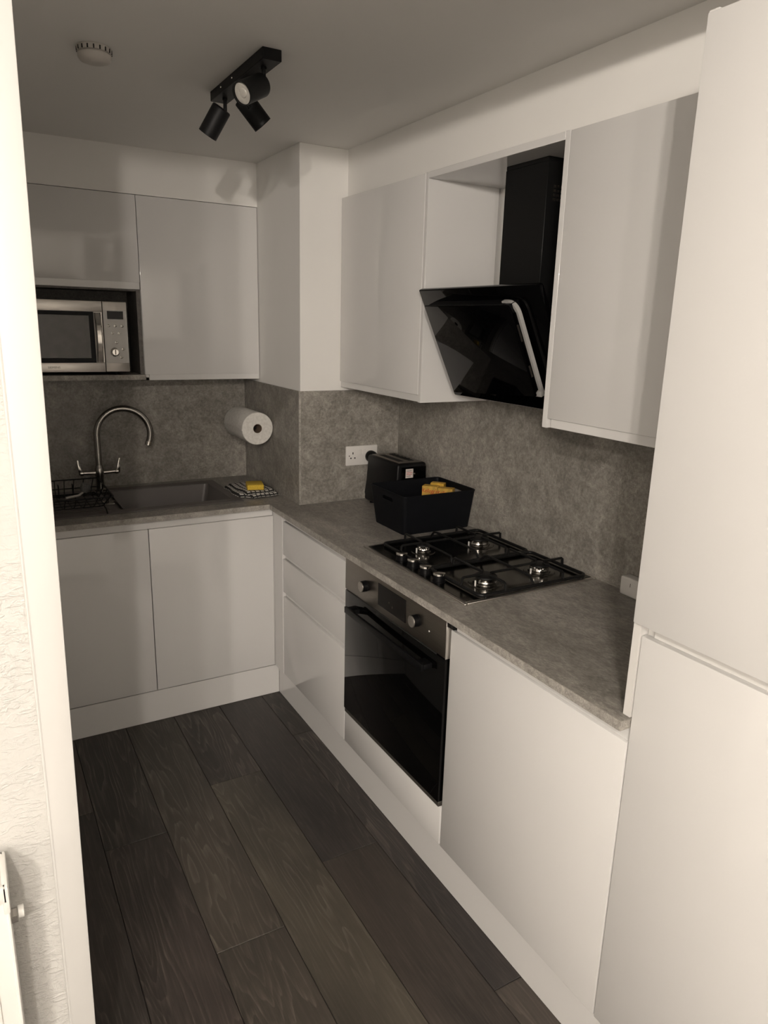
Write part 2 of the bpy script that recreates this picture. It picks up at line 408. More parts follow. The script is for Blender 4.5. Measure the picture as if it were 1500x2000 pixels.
# ------------------------------------------------------------------ doors
def front_x(name, parent, y0, y1, z0, z1, xf=XD, th=.019, jtop=False, jbot=False):
    """slab front facing -x, with an inclined J grip edge at top or bottom"""
    s = 0
    o_ = [Vector((xf, y0, z0 + (0 if jbot else 0))), Vector((xf, y0, z1)), Vector((xf + th, y0, z1 - (s if jtop else 0))), Vector((xf + th, y0, z0 + (s if jbot else 0)))]
    return emit(name, MB().extr(o_, (0, y1 - y0, 0), .0022), 'gloss', parent)
def front_y(name, parent, x0, x1, z0, z1, yf=YD, th=.019, jtop=False, jbot=False):
    s = 0
    o_ = [Vector((x0, yf, z0)), Vector((x0, yf, z1)), Vector((x0, yf + th, z1 - (s if jtop else 0))), Vector((x0, yf + th, z0 + (s if jbot else 0)))]
    return emit(name, MB().extr(o_, (x1 - x0, 0, 0), .0013), 'gloss', parent)
ZPT = .1425; ZD0, ZD1 = .146, .853
# sink cabinet
c = thing('sink_cabinet', 'white gloss two-door base cabinet under the sink', 'cabinet', (-1.1, -.3, ZPT))
YB = YD + .021
mb = MB(); mb.box(-1.61, -1.592, YB, -.02, ZPT, ZWB); mb.box(-.62, -.602, YB, -.02, ZPT, ZWB); mb.box(-1.592, -.62, YB, -.02, ZPT, ZPT + .018)
mb.box(-1.592, -.62, -.028, -.02, ZPT + .018, .7)
emit('carcass', mb, 'carcass', c)
emit('grip_rail', MB().box(-1.606, -.5795, YD + .008, YB + .018, ZD1 + .0004, ZWB - .001, .001, 1), 'gloss', c)
front_y('door', c, -1.606, -1.1085, ZD0, ZD1, jtop=True); front_y('door', c, -1.1055, -.5795, ZD0, ZD1, jtop=True)
o = center(emit('corner_post', MB().box(-.5775, -.5585, YD + .002, YB - .0005, ZPT + .001, ZWB - .001, .001, 1).box(-.5765, -.558, YD - .095, YD + .0015, ZPT + .001, ZWB - .001, .001, 1), 'gloss'))
tag(o, 'white gloss corner post between the sink doors and the drawers', 'corner post')
# plinths
o = center(emit('plinth', MB().box(-1.6245, -.5569, -.5995, -.582, .0005, .140, .001, 1), 'gloss')); tag(o, 'white gloss plinth below the two sink doors', 'plinth')
o = center(emit('plinth', MB().box(-.5566, -.5386, -3.22, -.5995, .0005, .140, .001, 1), 'gloss')); tag(o, 'long white gloss plinth below the drawers, oven and tall unit', 'plinth')
# drawer unit
XB = XD + .021
c = thing('drawer_unit', 'white gloss three-drawer base unit left of the oven', 'drawer unit', (-.3, -1.0, ZPT))
mb = MB(); mb.box(XB, -.02, -1.303, -1.285, ZPT, ZWB - .001); mb.box(XB, -.02, -.72, -.7025, ZPT, ZWB - .001); mb.box(XB, -.02, -1.285, -.72, ZPT, ZPT + .018)
emit('carcass', mb, 'carcass', c)
for z, z2 in ((.5144, .5337), (.6864, .7037), (ZD1 + .0004, ZWB - .001)): emit('grip_rail', MB().box(XD + .011, XB + .018, -1.3015, -.7045, z, z2, .001, 1), 'gloss', c)
for z0, z1 in ((.7055, ZD1), (.5355, .686), (ZD0, .514)):
    dr = front_x('drawer', c, -1.3015, -.7045, z0, z1, jtop=True)
    zb = z0 + .03
    emit('drawer_box', MB().box(XB - .001, -.06, -1.27, -.735, zb, zb + .012), 'carcass', dr)
# oven housing
OY0, OY1 = -1.953, -1.322
c = thing('oven_housing', 'white cabinet with a plain gloss panel that carries the built-in oven', 'cabinet', (-.3, -1.62, ZPT))
mb = MB(); mb.box(XB, -.02, -1.944, -1.9275, ZPT, ZWB - .001); mb.box(XB, -.02, -1.322, -1.3045, ZPT, ZWB - .001); mb.box(XB, -.02, -1.9275, -1.322, ZPT, ZPT + .018)
mb.box(XB, -.02, -1.9275, -1.322, .262, .276)
emit('carcass', mb, 'carcass', c)
front_x('filler_panel', c, -1.9425, -1.3045, ZD0, .2765)
# oven
ov = thing('built_in_oven', 'built-in black glass oven with steel control panel and two knobs', 'oven', (-.3, -1.635, .277))
OA, OB = -1.9415, -1.3195
emit('oven_body', MB().box(XB, -.09, -1.925, -1.326, .2795, .868), 'black_matt', ov)
emit('control_panel', MB().box(XD - .012, XB - .0005, OA, OB, .7645, .8855, .0015), 'steel_dark', ov)
emit('display', MB().box(XD - .0135, XD - .0119, -1.728, -1.556, .789, .8635, .0005, 1), 'dark_screen', ov)
text('display_digit', '^', .014, 'ink_grey', ov, (XD - .0137, -1.628, .817), FACE_MX)
text('display_digit', '0', .010, 'ink_grey', ov, (XD - .0137, -1.648, .811), FACE_MX)
for yy in (-1.478, -1.798):
    mb = MB().lathe([(.017, 0), (.0185, .003), (.0185, .006), (.0175, .0065)], (XD - .0118, yy, .8265), (-1, 0, 0), 32)
    kn = emit('knob', mb, 'black_matt', ov)
    emit('knob_barrel', MB().lathe([(.0172, 0), (.0185, .001), (.0182, .017)], (XD - .0183, yy, .8265), (-1, 0, 0), 36), 'black_plastic', kn)
    emit('knob_cap', MB().lathe([(.0184, 0), (.0184, .0015), (.0168, .0028), (.012, .0022)], (XD - .0354, yy, .8265), (-1, 0, 0), 36), 'steel', kn)
emit('indicator_light', MB().lathe([(.003, 0), (.0025, .001)], (XD - .0118, -1.858, .815), (-1, 0, 0), 12), 'plastic_w', ov)
emit('oven_door', MB().box(XD - .011, XB - .0005, OA, OB, .2965, .7595, .0012), 'oven_glass', ov)
emit('bottom_trim', MB().box(XD - .008, XB - .0005, OA, OB, .2795, .2955, .001, 1), 'oven_trim', ov)
mb = MB(); zt_, zb_ = .727, .704
mb.box(XD - .050, XD - .040, -1.882, -1.388, zb_, zt_, .002)
for yy in (-1.860, -1.410): mb.box(XD - .041, XD - .0105, yy - .02, yy + .02, zb_ + .003, zt_ - .003, .002)
emit('handle', mb, 'black_plastic', ov)
emit('door_vent', MB().box(XD - .0125, XD - .0105, -1.90, -1.36, .7603, .7642), 'hole', ov)
emit('dark_gap_block', MB().box(XD - .001, XB - .001, -1.9605, -1.9435, .8555, .881, .001, 1), 'black_matt', ov)  # black block standing in for the small dark gap beside the oven
emit('side_trim', MB().box(XD - .0118, XB - .001, OA - .0018, OA - .0002, .762, .8855, .0004, 1), 'chrome', ov)
# right base cabinet
c = thing('base_cabinet', 'white gloss one-door base cabinet right of the oven', 'cabinet', (-.3, -2.26, ZPT))
mb = MB(); mb.box(XB, -.02, -2.5575, -2.540, ZPT, ZWB - .001); mb.box(XB, -.02, -1.963, -1.9455, ZPT, ZWB - .001); mb.box(XB, -.02, -2.540, -1.963, ZPT, ZPT + .018)
emit('grip_rail', MB().box(XD + .008, XB + .018, -2.5765, -1.9645, ZD1 + .0004, ZWB - .001, .001, 1), 'gloss', c)
emit('carcass', mb, 'carcass', c); front_x('door', c, -2.5765, -1.9485, ZD0, ZD1, jtop=True)
# tall unit
c = thing('tall_unit', 'tall white gloss cupboard with two stacked doors at right', 'tall cabinet', (-.3, -2.87, ZPT))
mb = MB(); mb.box(XD - .001, -.02, YE + .0005, -2.5585, ZW + .0005, ZT + .02, .0008, 1)
mb.box(XB, -.02, -3.2, -3.182, ZPT, ZT + .02); mb.box(XB, -.02, -3.182, YE, ZT, ZT + .02); mb.box(XB, -.02, -3.182, -2.5785, ZPT, ZPT + .018)
mb.box(-.03, -.02, -3.182, YE, ZPT + .018, ZT); mb.box(XB, -.02, -2.597, -2.5785, ZPT + .018, ZT)
mb.box(XB, -.02, -3.182, -2.597, 1.085, 1.15)
emit('carcass', mb, 'carcass', c)
emit('grip_rail', MB().box(XB - .006, XB - .0005, -3.195, -2.5975, 1.070, 1.140, .001, 1), 'carcass', c)
front_x('lower_door', c, -3.198, -2.5800, ZD0, 1.093, xf=XD, jtop=True)
front_x('upper_door', c, -3.198, -2.5665, 1.119, 2.166, xf=XD - .0135, th=.012)
# ------------------------------------------------------------------ wall units
c = thing('wall_cabinet', 'white gloss wall cabinet right of the microwave, above the sink', 'cabinet', (-.74, -.1, ZU))
mb = MB(); YK = YU + .021
mb.box(-1.0035, -.9855, YK, -.001, ZU, ZT); mb.box(-.5025, -.4845, YK, -.001, ZU, ZT); mb.box(-.9855, -.5025, YK, -.001, ZU, ZU + .018); mb.box(-.9855, -.5025, YK, -.001, ZT - .018, ZT)
mb.box(-1.0035, -.4845, YK - .014, YK, ZU, ZU + .012); mb.box(-1.0035, -.9855, YK - .014, YK, ZU, ZU + .03)
emit('carcass', mb, 'carcass', c); emit('grip_rail', MB().box(-.985, -.4848, YU + .003, YK - .0003, ZU + .0005, ZDB + .004, .001, 1), 'gloss', c)
front_y('door', c, -1.002, -.4855, ZDB, ZT - .0015, yf=YU, jbot=True)
c = thing('microwave_cabinet', 'short white gloss wall cabinet with grey open niche holding the microwave', 'cabinet', (-1.31, -.1, 1.413))
mb = MB(); mb.box(-1.6235, -1.0045, YK, -.001, 1.783, ZT)
emit('carcass', mb, 'carcass', c); emit('grip_rail', MB().box(-1.62, -1.0055, YU + .002, YK - .0003, 1.7835, 1.8135, .001, 1), 'gloss', c)
front_y('door', c, -1.62, -1.0045, 1.812, ZT - .0015, yf=YU, jbot=True)
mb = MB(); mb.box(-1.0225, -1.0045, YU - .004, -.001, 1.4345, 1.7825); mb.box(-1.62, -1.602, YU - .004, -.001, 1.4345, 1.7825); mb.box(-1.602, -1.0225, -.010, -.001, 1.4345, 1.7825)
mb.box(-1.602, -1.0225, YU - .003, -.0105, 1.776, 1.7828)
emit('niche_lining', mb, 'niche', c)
emit('shelf', MB().box(-1.6235, -1.0045, -.232, -.001, 1.4125, 1.434, .001, 1), 'worktop', c)
emit('front_edging', MB().box(-1.0055, -1.0043, YU - .0056, YU - .004, 1.4345, 1.782), 'gloss', c)
c = thing('wall_cabinet', 'white gloss wall cabinet left of the cooker hood', 'cabinet', (-.15, -1.0, ZU))
XK = XU + .021
mb = MB(); mb.box(XK, -.001, -1.2985, -1.2805, ZU + .001, ZT - .019); mb.box(XK, -.001, -.699, -.6815, ZU + .001, ZT - .019); mb.box(XK, -.001, -1.2985, -.6815, ZU + .0, ZU + .018, .0005, 1); mb.box(XK, -.001, -1.2985, -.6815, ZT - .018, ZT)
emit('carcass', mb, 'carcass', c); emit('grip_rail', MB().box(XU + .006, XK - .0003, -1.2985, -.6815, ZU + .0005, ZDB + .006, .001, 1), 'gloss', c)
front_x('door', c, -1.2985, -.6835, ZDB, ZT - .0015, xf=XU, jbot=True)
emit('end_panel', MB().box(XU + .001, -.0095, -1.3165, -1.2995, ZU - .001, ZT, .001, 1), 'gloss', c)
c = thing('wall_cabinet', 'white gloss wall cabinet right of the cooker hood', 'cabinet', (-.15, -2.26, ZU))
mb = MB(); mb.box(XK, -.001, -2.572, -2.554, ZU + .019, ZT - .019); mb.box(XK, -.001, -2.572, -1.9645, ZU, ZU + .018); mb.box(XK, -.001, -2.572, -1.9645, ZT - .018, ZT); mb.box(XK, -.001, -1.98, -1.9645, ZU + .019, ZT - .019)
emit('carcass', mb, 'carcass', c); emit('grip_rail', MB().box(XU + .006, XK - .0003, -2.556, -1.9745, ZU + .0005, ZDB + .006, .001, 1), 'gloss', c)
emit('end_panel', MB().box(XU + .001, -.0095, -1.9635, -1.9455, ZU - .001, ZT, .001, 1), 'gloss', c)
front_x('door', c, -2.557, -1.9650, ZDB, ZT - .0015, xf=XU, jbot=True)
o = center(emit('bridging_panel', MB().box(XU + .001, -.0015, -1.945, -1.317, ZT - .02, ZT, .001, 1), 'gloss')); tag(o, 'white panel bridging the two wall cabinets above the cooker hood', 'panel')

# ------------------------------------------------------------------ cooker hood
h = thing('cooker_hood', 'angled black glass cooker hood with tall black chimney', 'cooker hood', (-.1, -1.63, 1.43))
T = Vector((.167, 0, -.347)).normalized(); N = Vector((-.901, 0, -.434)).normalized(); P0 = Vector((-.334, 0, 1.784))
def hp(y, t, e): return P0 + Vector((0, y, 0)) + T * t + N * e
ya, yb = -1.927, -1.332
mb = MB().extr(rounded([hp(yb, 0, 0), hp(ya, 0, 0), hp(ya, .388, 0), hp(yb, .388, 0)], [.004, .012, .012, .004]), N * -.014, .0015)
emit('back_glass_panel', mb, 'black_gloss', h)
fy0, fy1, ft0, ft1, fe = -1.838, -1.408, .036, .318, .045
mb = MB().extr(rounded([hp(fy1, ft0, fe), hp(fy0, ft0, fe), hp(fy0, ft1, fe), hp(fy1, ft1 + .03, fe)], [.003, .03, .003, .003]), N * -.006, .001)
fg = emit('front_glass_panel', mb, 'black_gloss', h)
emit('motor_panel', MB().extr([hp(fy1, ft0 + .004, fe - .0065), hp(fy0 + .012, ft0 + .004, fe - .0065), hp(fy0 + .012, ft1 - .004, fe - .0065), hp(fy1, ft1 + .026, fe - .0065)], N * -(fe - .0068)), 'black_plastic', h)
# silver trim wrapping the near side of the front panel
e2 = fe - .020
path = rounded([hp(fy0 + .055, ft0 - .002, e2), hp(fy0 - .004, ft0 - .002, e2), hp(fy0 - .004, ft1 + .006, e2), hp(fy0 + .03, ft1 + .006, e2)], [0, .045, .006, 0], 8)
inner = rounded([hp(fy0 + .055, ft0 + .003, e2), hp(fy0 + .006, ft0 + .004, e2), hp(fy0 + .006, ft1 - .010, e2), hp(fy0 + .03, ft1 - .010, e2)], [0, .04, .004, 0], 8)
t = bmesh.new(); A = []
for p, q in zip(path, inner):
    A.append([t.verts.new(v) for v in (p, q, q - N * .012, p - N * .012)])
for a, b_ in zip(A, A[1:]):
    for i in range(4): t.faces.new((a[i], a[(i + 1) % 4], b_[(i + 1) % 4], b_[i]))
t.faces.new(A[0][::-1]); t.faces.new(A[-1]); bmesh.ops.recalc_face_normals(t, faces=t.faces[:])
mb = MB(); mb._merge(t)
# small end block at the lower corner
mb.extr([hp(fy0 - .005, ft1 - .006, e2 + .004), hp(fy0 - .005, ft1 + .010, e2 + .004), hp(fy0 + .034, ft1 + .010, e2 + .004), hp(fy0 + .034, ft1 - .006, e2 + .004)], N * -.018, .002)
emit('silver_side_trim', mb, 'silver', h)
ed = emit('side_slot', MB().extr([hp(fy0 + .004, ft0 + .03, e2 + .001), hp(fy0 + .011, ft0 + .03, e2 + .001), hp(fy0 + .011, ft1 - .012, e2 + .001), hp(fy0 + .004, ft1 - .012, e2 + .001)], N * .0175), 'black_gloss', h)
for tt, ln in ((.10, .05), (.225, .035)):
    emit('slot_clip', MB().extr([hp(fy0 + .0025, tt, e2 + .006), hp(fy0 + .0045, tt, e2 + .006), hp(fy0 + .0045, tt + ln, e2 + .006), hp(fy0 + .0025, tt + ln, e2 + .006)], N * .007), 'steel_dark', h)
# hood body wedge between glass and wall, chimney
xa = -.318
mb = MB().extr([Vector((-.30, -1.40, 1.735)) + Vector((.012, 0, 0)), Vector((-.175, -1.40, 1.478)), Vector((-.012, -1.40, 1.478)), Vector((-.012, -1.40, 1.735))], (0, -.46, 0), .003)
emit('hood_body', mb, 'black_matt', h)
ch = emit('chimney', MB().box(-.2153, -.0105, -1.792, -1.606, 1.72, 2.122, .0015, 1), 'black_matt', h)
mb = MB()
for i in range(3):
    for j in range(4):
        mb.box(-.190 + i * .013, -.182 + i * .013, -1.7932, -1.7922, 2.02 + j * .0115, 2.027 + j * .0115)
emit('vent_grille', mb, 'steel_dark', ch)
emit('upper_sleeve', MB().box(-.214, -.0105, -1.7905, -1.6075, 2.1225, 2.1335), 'black_matt', ch)

# ------------------------------------------------------------------ sink, tap, rack
s = thing('sink', 'grey composite inset sink with wide bowl and drainer', 'sink', ((SX0 + SX1) / 2, (SY0 + SY1) / 2, .74))
def frustum_bowl(mb, x0, x1, y0, y1, zt, zb, tp=.03, rim=0):
    """open bowl (inside surface plus 4 mm shell)"""
    def ring(dx, z, r_):
        return rounded([(x0 + dx, y0 + dx, z), (x1 - dx, y0 + dx, z), (x1 - dx, y1 - dx, z), (x0 + dx, y1 - dx, z)], r_, 5)
    t = bmesh.new(); R = []
    for dx, z, r_ in ((-.004, zt, .02), (-.004, zb - .006, .02)) if False else ((0, zt, .022), (tp * .25, zt - .03, .024), (tp, zb + .02, .03), (tp + .02, zb, .03)):
        R.append([t.verts.new(p) for p in ring(dx, z, r_)])
    for a, b_ in zip(R, R[1:]):
        n = len(a)
        for i in range(n): t.faces.new((a[i], b_[i], b_[(i + 1) % n], a[(i + 1) % n]))
    t.faces.new(R[-1]); bmesh.ops.recalc_face_normals(t, faces=t.faces[:])
    for f_ in t.faces: f_.normal_flip()
    mb._merge(t)
BX0, BX1, BY0, BY1 = -1.175, -.722, -.485, -.125
mb = MB(); zt = ZW + .005
frustum_bowl(mb, BX0, BX1, BY0, BY1, zt, .745)
for a in ((SX0, BX0, BY0, BY1), (BX1, SX1, BY0, BY1), (SX0, SX1, SY0, BY0), (SX0, SX1, BY1, SY1)):
    pass
# rim pieces
mb.box(BX1 - .004, SX1 + .01, BY0, BY1, ZW + .0005, zt, .0008, 1); mb.box(SX0 - .01, SX1 + .01, SY0 - .01, BY0 + .004, ZW + .0005, zt, .0012, 1); mb.box(SX0 - .01, SX1 + .01, BY1 - .004, SY1 + .01, ZW + .0005, zt, .0012, 1)
emit('sink_bowl', mb, 'sink', s)
mb = MB(); mb.box(-1.575, BX0 + .001, BY0 + .01, BY1 - .01, ZW - .016, ZW - .008, .001, 1)
mb.box(SX0 - .01, -1.575, BY0 + .004, BY1 - .004, ZW + .0005, zt, .001, 1)
for i in range(9):
    y = BY0 + .045 + i * .033; mb.box(-1.555, BX0 - .04, y, y + .012, ZW - .009, ZW - .004, .002, 1)
emit('drainer', mb, 'sink', s)
emit('waste', MB().lathe([(.0, 0), (.028, 0), (.030, .002), (.034, .003), (.036, .001), (.0, .0015)], (-1.20, -.30, ZW - .0075), (0, 0, 1), 28, False, False), 'chrome', s)
tp = thing('mixer_tap', 'tall swan-neck metal kitchen tap with two chrome levers', 'tap', (-1.203, -.105, ZW + .005))
bx, by = -1.203, -.105
emit('tap_base', MB().lathe([(.026, 0), (.026, .006), (.018, .012), (.0165, .06), (.019, .066), (.019, .098), (.0165, .104), (.0125, .12)], (bx, by, ZW + .0055), (0, 0, 1), 28), 'tap', tp)
pts = [(bx, by, ZW + .12), (bx, by, 1.06), (bx, by, 1.12)]
R_ = .112
for i in range(0, 23):
    a = math.pi - math.pi * 1.08 * i / 22
    pts.append((bx + R_ + R_ * math.cos(a), by - .0 - .012 * (1 - math.cos(math.pi * i / 22)), 1.168 + R_ * math.sin(a)))
lx, ly, lz = pts[-1]; pts.append((lx - .004, ly, lz - .012))
sp = emit('spout', MB().tube(pts, .0138, 16), 'tap', tp)
emit('nozzle', MB().cyl((lx - .004, ly, lz - .009), (lx - .010, ly, lz - .028), .0148, 20, .001), 'chrome', sp)
for sgn in (-1, 1):
    mb = MB().cyl((bx + sgn * .016, by, .998), (bx + sgn * .074, by, 1.0), .0095, 16, .001)
    mb.cyl((bx + sgn * .066, by, .999), (bx + sgn * .081, by, .999), .0125, 20, .002)
    x = bx + sgn * .076
    mb.hexa([(x - .0095, by - .009, .992), (x + .0095, by - .009, .992), (x + .0095, by + .009, .992), (x - .0095, by + .009, .992),
             (x + sgn * .012 - .0035, by - .006, 1.060), (x + sgn * .012 + .0035, by - .006, 1.060), (x + sgn * .012 + .0035, by + .006, 1.060), (x + sgn * .012 - .0035, by + .006, 1.060)], .002)
    emit('lever', mb, 'chrome', tp)
# wire dish rack
rk = thing('dish_rack', 'black wire dish drying rack over the left of the sink', 'dish rack', (-1.45, -.37, ZW + .005))
rx0, rx1, ry0, ry1, rz = -1.61, -1.222, -.562, -.178, .99
qx0, qx1, qy0, qy1, qz = -1.59, -1.242, -.462, -.205, .932
emit('rim_wire', MB().tube(rounded([(rx0, ry0, rz), (rx1, ry0, rz), (rx1, ry1, rz), (rx0, ry1, rz)], .012, 4), .0028, 8, True), 'black_matt', rk)
emit('base_wire', MB().tube(rounded([(qx0, qy0, qz), (qx1, qy0, qz), (qx1, qy1, qz), (qx0, qy1, qz)], .02, 4), .0025, 8, True), 'black_matt', rk)
emit('middle_wire', MB().tube(rounded([((rx0 + qx0) / 2, (ry0 + qy0) / 2, (rz + qz) / 2 - .006), ((rx1 + qx1) / 2, (ry0 + qy0) / 2, (rz + qz) / 2 - .006), ((rx1 + qx1) / 2, (ry1 + qy1) / 2, (rz + qz) / 2 - .006), ((rx0 + qx0) / 2, (ry1 + qy1) / 2, (rz + qz) / 2 - .006)], .016, 4), .002, 8, True), 'black_matt', rk)
n = 10
for i in range(n):
    u = (i + .5) / n; xa_ = rx0 + (rx1 - rx0) * u; xb_ = qx0 + (qx1 - qx0) * u
    emit('cross_wire', MB().tube([(xa_, ry0, rz), (xa_ * .4 + xb_ * .6, ry0 * .5 + qy0 * .5 - .006, (rz + qz) / 2 - .01), (xb_, qy0, qz), (xb_, (qy0 + qy1) / 2, qz - .003), (xb_, qy1, qz), (xa_ * .4 + xb_ * .6, ry1 * .5 + qy1 * .5 + .004, (rz + qz) / 2 - .01), (xa_, ry1, rz)], .0019, 6), 'black_matt', rk)
for j in range(4):
    u = (j + .5) / 4; ya_ = ry0 + (ry1 - ry0) * u; yb_ = qy0 + (qy1 - qy0) * u
    emit('end_wire', MB().tube([(rx1, ya_, rz), (rx1 * .4 + qx1 * .6, (ya_ + yb_) / 2, (rz + qz) / 2 - .010), (qx1, yb_, qz)], .0019, 6), 'black_matt', rk)
    if j % 2: emit('long_wire', MB().tube([(qx1, yb_, qz), (qx0, yb_, qz)], .0019, 6), 'black_matt', rk)
for i in range(5):
    x = -1.33 - i * .055
    emit('plate_holder', MB().tube([(x, -.21, qz), (x, -.213, qz + .042), (x - .004, -.235, qz + .052), (x - .006, -.262, qz + .03), (x - .006, -.27, qz)], .0019, 6), 'black_matt', rk)
for yy, y2 in ((qy0, -.535), (qy1, -.16)):
    for x in (qx1 - .003, qx0 + .06):
        emit('leg', MB().tube([(x, yy, qz), (x, yy * .4 + y2 * .6, qz - .001), (x, y2, ZW + .0078)], .0028, 8), 'black_matt', rk)
br = thing('dish_brush', 'grey bristled dish brush lying in the wire rack', 'brush', (-1.30, -.25, .95))
mb = MB().lathe([(.012, 0), (.020, .012), (.0205, .032), (.012, .04)], (-1.295, -.275, .952), (.35, .2, .9), 16); emit('brush_head', mb, 'bristle', br)
emit('brush_handle', MB().tube([(-1.298, -.277, .953), (-1.318, -.29, .944), (-1.37, -.31, .942)], .005, 8), 'plastic_g', br)

# ------------------------------------------------------------------ kitchen roll
kr = thing('kitchen_roll', 'white kitchen paper roll on a holder fixed to the column side', 'kitchen roll', (-.56, -.26, 1.15))
y0, y1 = -.392, -.135; kx, kz = -.5655, 1.203; R0, R1 = .0725, .0205
t = MB().lathe([(R1, 0), (R0 - .002, -.0005), (R0, .002), (R0, .255), (R0 - .003, .257), (R1, .257)], (kx, y0, kz), (0, 1, 0), 56, False, False)
emit('paper', t, 'paper', kr)
emit('card_tube', MB().lathe([(R1, .001), (R1 - .0015, .001), (R1 - .0015, .255), (R1, .256)], (kx, y0, kz), (0, 1, 0), 32, False, False), 'tube', kr)
emit('loose_sheet', MB().extr([Vector((kx - R0 - .0008, y0 + .002, kz)), Vector((kx - R0 - .0008, y0 + .255, kz)), Vector((kx - R0 + .006, y0 + .255, kz - .028)), Vector((kx - R0 + .006, y0 + .002, kz - .028))], (-.0008, 0, 0)), 'paper', kr)
mb = MB().tube([(kx, y0 + .03, kz), (kx, y1 + .02, kz)], .0055, 10); mb.tube([(kx, y1 + .018, kz), (-.50, y1 + .018, kz), (XP - .0095, y1 + .018, kz)], .0055, 10)
mb.lathe([(.02, 0), (.02, .004)], (XP - .0092, y1 + .018, kz), (-1, 0, 0), 20)
emit('holder', mb, 'black_matt', kr)

# ------------------------------------------------------------------ cloth and sponge
cl_o = []
def cloth_sheet(corners, z0, amp, nu, nv, uvs, seed, th=.006):
    rnd = random.Random(seed); t = bmesh.new(); uvl = t.loops.layers.uv.new('UVMap'); G = []; ph = [rnd.uniform(0, 6.28) for _ in range(8)]
    c00, c10, c11, c01 = [Vector(c_) for c_ in corners]
    for lay in (0, 1):
        g = []
        for j in range(nv + 1):
            row = []
            for i in range(nu + 1):
                u, v = i / nu, j / nv
                p = (c00 * (1 - u) + c10 * u) * (1 - v) + (c01 * (1 - u) + c11 * u) * v
                e = min(u, 1 - u, v, 1 - v)
                edge = max(0, 1 - e / .06) ** 2
                p.x += .004 * math.sin(9 * v + ph[0]) * (1 - e * 2) ; p.y += .004 * math.sin(8 * u + ph[1]) * (1 - e * 2)
                wv = amp * (math.sin(7 * u + ph[2] + 2 * v) * math.sin(6 * v + ph[3]) * .5 + .5 + .3 * math.sin(17 * u + ph[4] + 9 * v))
                p.z = z0 + (0 if lay == 0 else th * (1 - .75 * edge) + max(0, wv) * (1 - edge))
                row.append(t.verts.new(p))
            g.append(row)
        G.append(g)
    def face(vs, us):
        f_ = t.faces.new(vs)
        for lp, q in zip(f_.loops, us): lp[uvl].uv = q
    for lay in (0, 1):
        for j in range(nv):
            for i in range(nu):
                vs = [G[lay][j][i], G[lay][j][i + 1], G[lay][j + 1][i + 1], G[lay][j + 1][i]]
                us = [(a / nu * uvs[0], b_ / nv * uvs[1]) for a, b_ in ((i, j), (i + 1, j), (i + 1, j + 1), (i, j + 1))]
                if lay == 0: vs = vs[::-1]; us = us[::-1]
                face(vs, us)
    for j in range(nv):
        for i, fl in ((0, 0), (nu, 1)):
            vs = [G[0][j][i], G[0][j + 1][i], G[1][j + 1][i], G[1][j][i]]
            us = [(i / nu * uvs[0] - (.4 if q else 0), b_ / nv * uvs[1]) for q, b_ in ((1, j), (1, j + 1), (0, j + 1), (0, j))]
            if fl: vs = vs[::-1]; us = us[::-1]
            face(vs, us)
    for i in range(nu):
        for j, fl in ((0, 1), (nv, 0)):
            vs = [G[0][j][i], G[0][j][i + 1], G[1][j][i + 1], G[1][j][i]]
            us = [(a / nu * uvs[0], j / nv * uvs[1] - (.4 if q else 0)) for q, a in ((1, i), (1, i + 1), (0, i + 1), (0, i))]
            if not fl: vs = vs[::-1]; us = us[::-1]
            face(vs, us)
    bmesh.ops.recalc_face_normals(t, faces=t.faces[:])
    return t
dc = thing('dish_cloth', 'folded white dishcloth with black check beside the sink', 'cloth', (-.61, -.40, ZW))
CS = [(-.640, -.515), (-.508, -.492), (-.510, -.250), (-.668, -.258)]
m1 = MB(); m1.b = cloth_sheet([(x, y, 0) for x, y in CS], ZW + .0055, .002, 26, 34, (6.5, 11), 1, .009); o1 = emit('lower_fold', m1, 'cloth', dc)
CS2 = [(-.655, -.490), (-.515, -.470), (-.515, -.262), (-.672, -.262)]
m1 = MB(); m1.b = cloth_sheet([(x, y, 0) for x, y in CS2], ZW + .0165, .003, 26, 34, (6.5, 10), 2, .007); emit('upper_fold', m1, 'cloth', dc)
CS3 = [(-.735, -.470), (-.700, -.500), (-.672, -.262), (-.718, -.262)]
# the cloth's loose left end laps on to the sink rim
CS3 = [(-.690, -.470), (-.642, -.500), (-.650, -.262), (-.688, -.270)]
m1 = MB(); m1.b = cloth_sheet([(x, y, 0) for x, y in CS3], ZW + .0055, .003, 10, 30, (2.2, 10), 3, .011); emit('loose_end', m1, 'cloth', dc)
sg = MB(); a = math.radians(-14)
rm = Matrix.Translation((-.592, -.414, ZW + .027)) @ Matrix.Rotation(a, 4, 'Z')
sg.box(-.037, .037, -.045, .045, 0, .024, .005, 2, rm); sg.box(-.0372, .0372, -.0452, .0452, .0, .004, .002, 1, rm)
o = center(emit('sponge', sg, 'sponge')); tag(o, 'yellow sponge resting on the folded check dishcloth', 'sponge')

